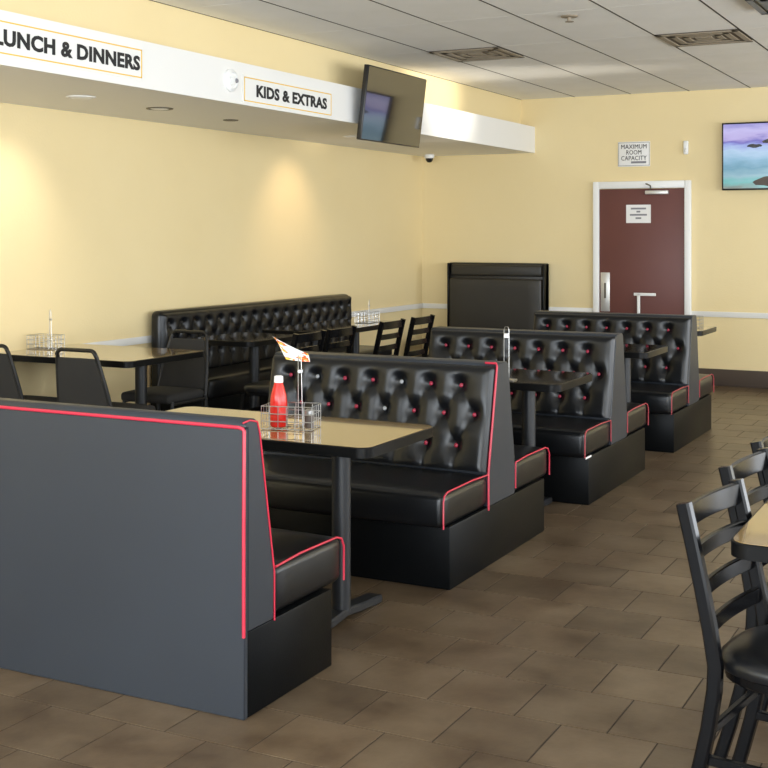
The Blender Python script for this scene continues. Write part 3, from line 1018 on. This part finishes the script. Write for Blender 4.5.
# ------------------------------------------------------------------ table things
def caddy(label, loc, rz, pole=0.31, w=0.105, d=0.065, group='wire condiment caddies'):
    c = thing('condiment_caddy', label, 'caddy', loc, rz, group)
    r = 0.0022

    def rect(z, grow=0.0):
        return tube([(-w - grow, -d - grow, z), (w + grow, -d - grow, z), (w + grow, d + grow, z), (-w - grow, d + grow, z)], r, 6, True)

    parts = [rect(0.004), rect(0.035), rect(0.065), rect(0.095)]
    for k in range(7):
        x_ = -w + 2 * w * k / 6
        for s in (-1, 1):
            parts.append(tube([(x_, s * d, 0.004), (x_, s * d, 0.095)], r * 0.8, 5))
    for k in range(1, 4):
        y_ = -d + 2 * d * k / 4
        for s in (-1, 1):
            parts.append(tube([(s * w, y_, 0.004), (s * w, y_, 0.095)], r * 0.8, 5))
    for k in range(1, 8):
        parts.append(tube([(-w + 2 * w * k / 8, -d, 0.004), (-w + 2 * w * k / 8, d, 0.004)], r * 0.8, 5))
    parts.append(tube([(0.0, -d, 0.05), (0.0, d, 0.05)], r * 0.8, 5))
    obj('wire_basket', join(*parts), 'chrome', c)
    if pole:
        obj('menu_stand', join(tube([(0.03, 0.0, 0.004), (0.03, 0.0, pole - 0.02), (0.036, 0, pole), (0.042, 0.0, pole - 0.02), (0.048, 0.0, 0.004)], 0.0019, 6),
                               box(0.028, 0.050, -0.004, 0.004, pole * 0.72, pole * 0.77, 0.002, 1)), 'chrome', c)
    return c


CX, CY = -2.605, 4.26
caddy('wire condiment caddy around the ketchup bottle', (CX, CY, 0.76), 0.25)
kb = thing('ketchup_bottle', 'red ketchup bottle with white cap in the wire caddy', 'bottle', (-2.655, 4.245, 0.766))
obj('bottle', lathe([(0.030, 0), (0.034, 0.006), (0.035, 0.06), (0.035, 0.10), (0.031, 0.13), (0.021, 0.165), (0.0175, 0.178)], 24), 'ketchup', kb, angle=60)
obj('cap', lathe([(0.0185, 0.178), (0.019, 0.182), (0.018, 0.203), (0.012, 0.206)], 20), 'white', kb)
sk = thing('salt_shaker', 'small glass shaker with dark grains beside the ketchup bottle', 'shaker', (-2.53, 4.277, 0.766))
obj('jar', lathe([(0.019, 0), (0.02, 0.004), (0.018, 0.055)], 16), 'base_brown', sk)
obj('lid', lathe([(0.0185, 0.055), (0.0185, 0.068), (0.012, 0.074)], 16), 'chrome', sk)

# bent menu card lying over the tall stand
V, F = [], []
nu, nv = 12, 4
for j in range(nv + 1):
    for i in range(nu + 1):
        u = i / nu; v = j / nv
        wd = 0.066 * (0.12 + min(1, u * 2.4) * (1 - 0.55 * max(0, u - 0.4) / 0.6))
        xx = -0.105 + 0.165 * u + 0.02 * v
        zz = 0.045 * (1 - u) ** 1.8 - 0.022 * u ** 2 - v * wd * 0.75
        V.append((xx, -v * wd * 0.65 + 0.03, zz + 0.012))
for j in range(nv):
    for i in range(nu):
        a = j * (nu + 1) + i
        F.append([a, a + 1, a + nu + 2, a + nu + 1])
n0 = len(V)
V += [(a, b, c_ - 0.0015) for a, b, c_ in V]
F += [[i + n0 for i in f[::-1]] for f in F[:]]
card = obj('menu_card', (V, F), 'card', None, (CX - 0.005, CY + 0.012, 1.069), (0, 0, 0.1))
tag(card, 'bent printed menu card on the stand above the ketchup bottle', 'menu')

caddy('wire caddy on the wall table beside the stacking chairs', (-5.86, 6.40, 0.76), 0.1, 0.27)
caddy('wire caddy on the table before the wall bench', (-5.06, 9.55, 0.76), PI / 2, 0.20)
caddy('wire caddy on the table behind the last tufted booth', (-2.42, 10.28, 0.76), 0.0, 0.0)
# slim wire holder on the second booth table
hold = thing('menu_holder', 'slim wire menu holder on the table between two tufted booths', 'holder', (-2.43, 6.08 + 0.10, 0.76))
obj('stand', join(tube([(-0.014, 0, 0.0), (-0.014, 0, 0.27), (-0.008, 0, 0.285), (0.008, 0, 0.285), (0.014, 0, 0.27), (0.014, 0, 0.0)], 0.0022, 6), box(-0.05, 0.05, -0.035, 0.035, 0.0, 0.006, 0.002, 1)), 'chrome', hold)
obj('clip', box(-0.014, 0.014, -0.006, 0.006, 0.225, 0.25, 0.003, 1), 'white', hold)
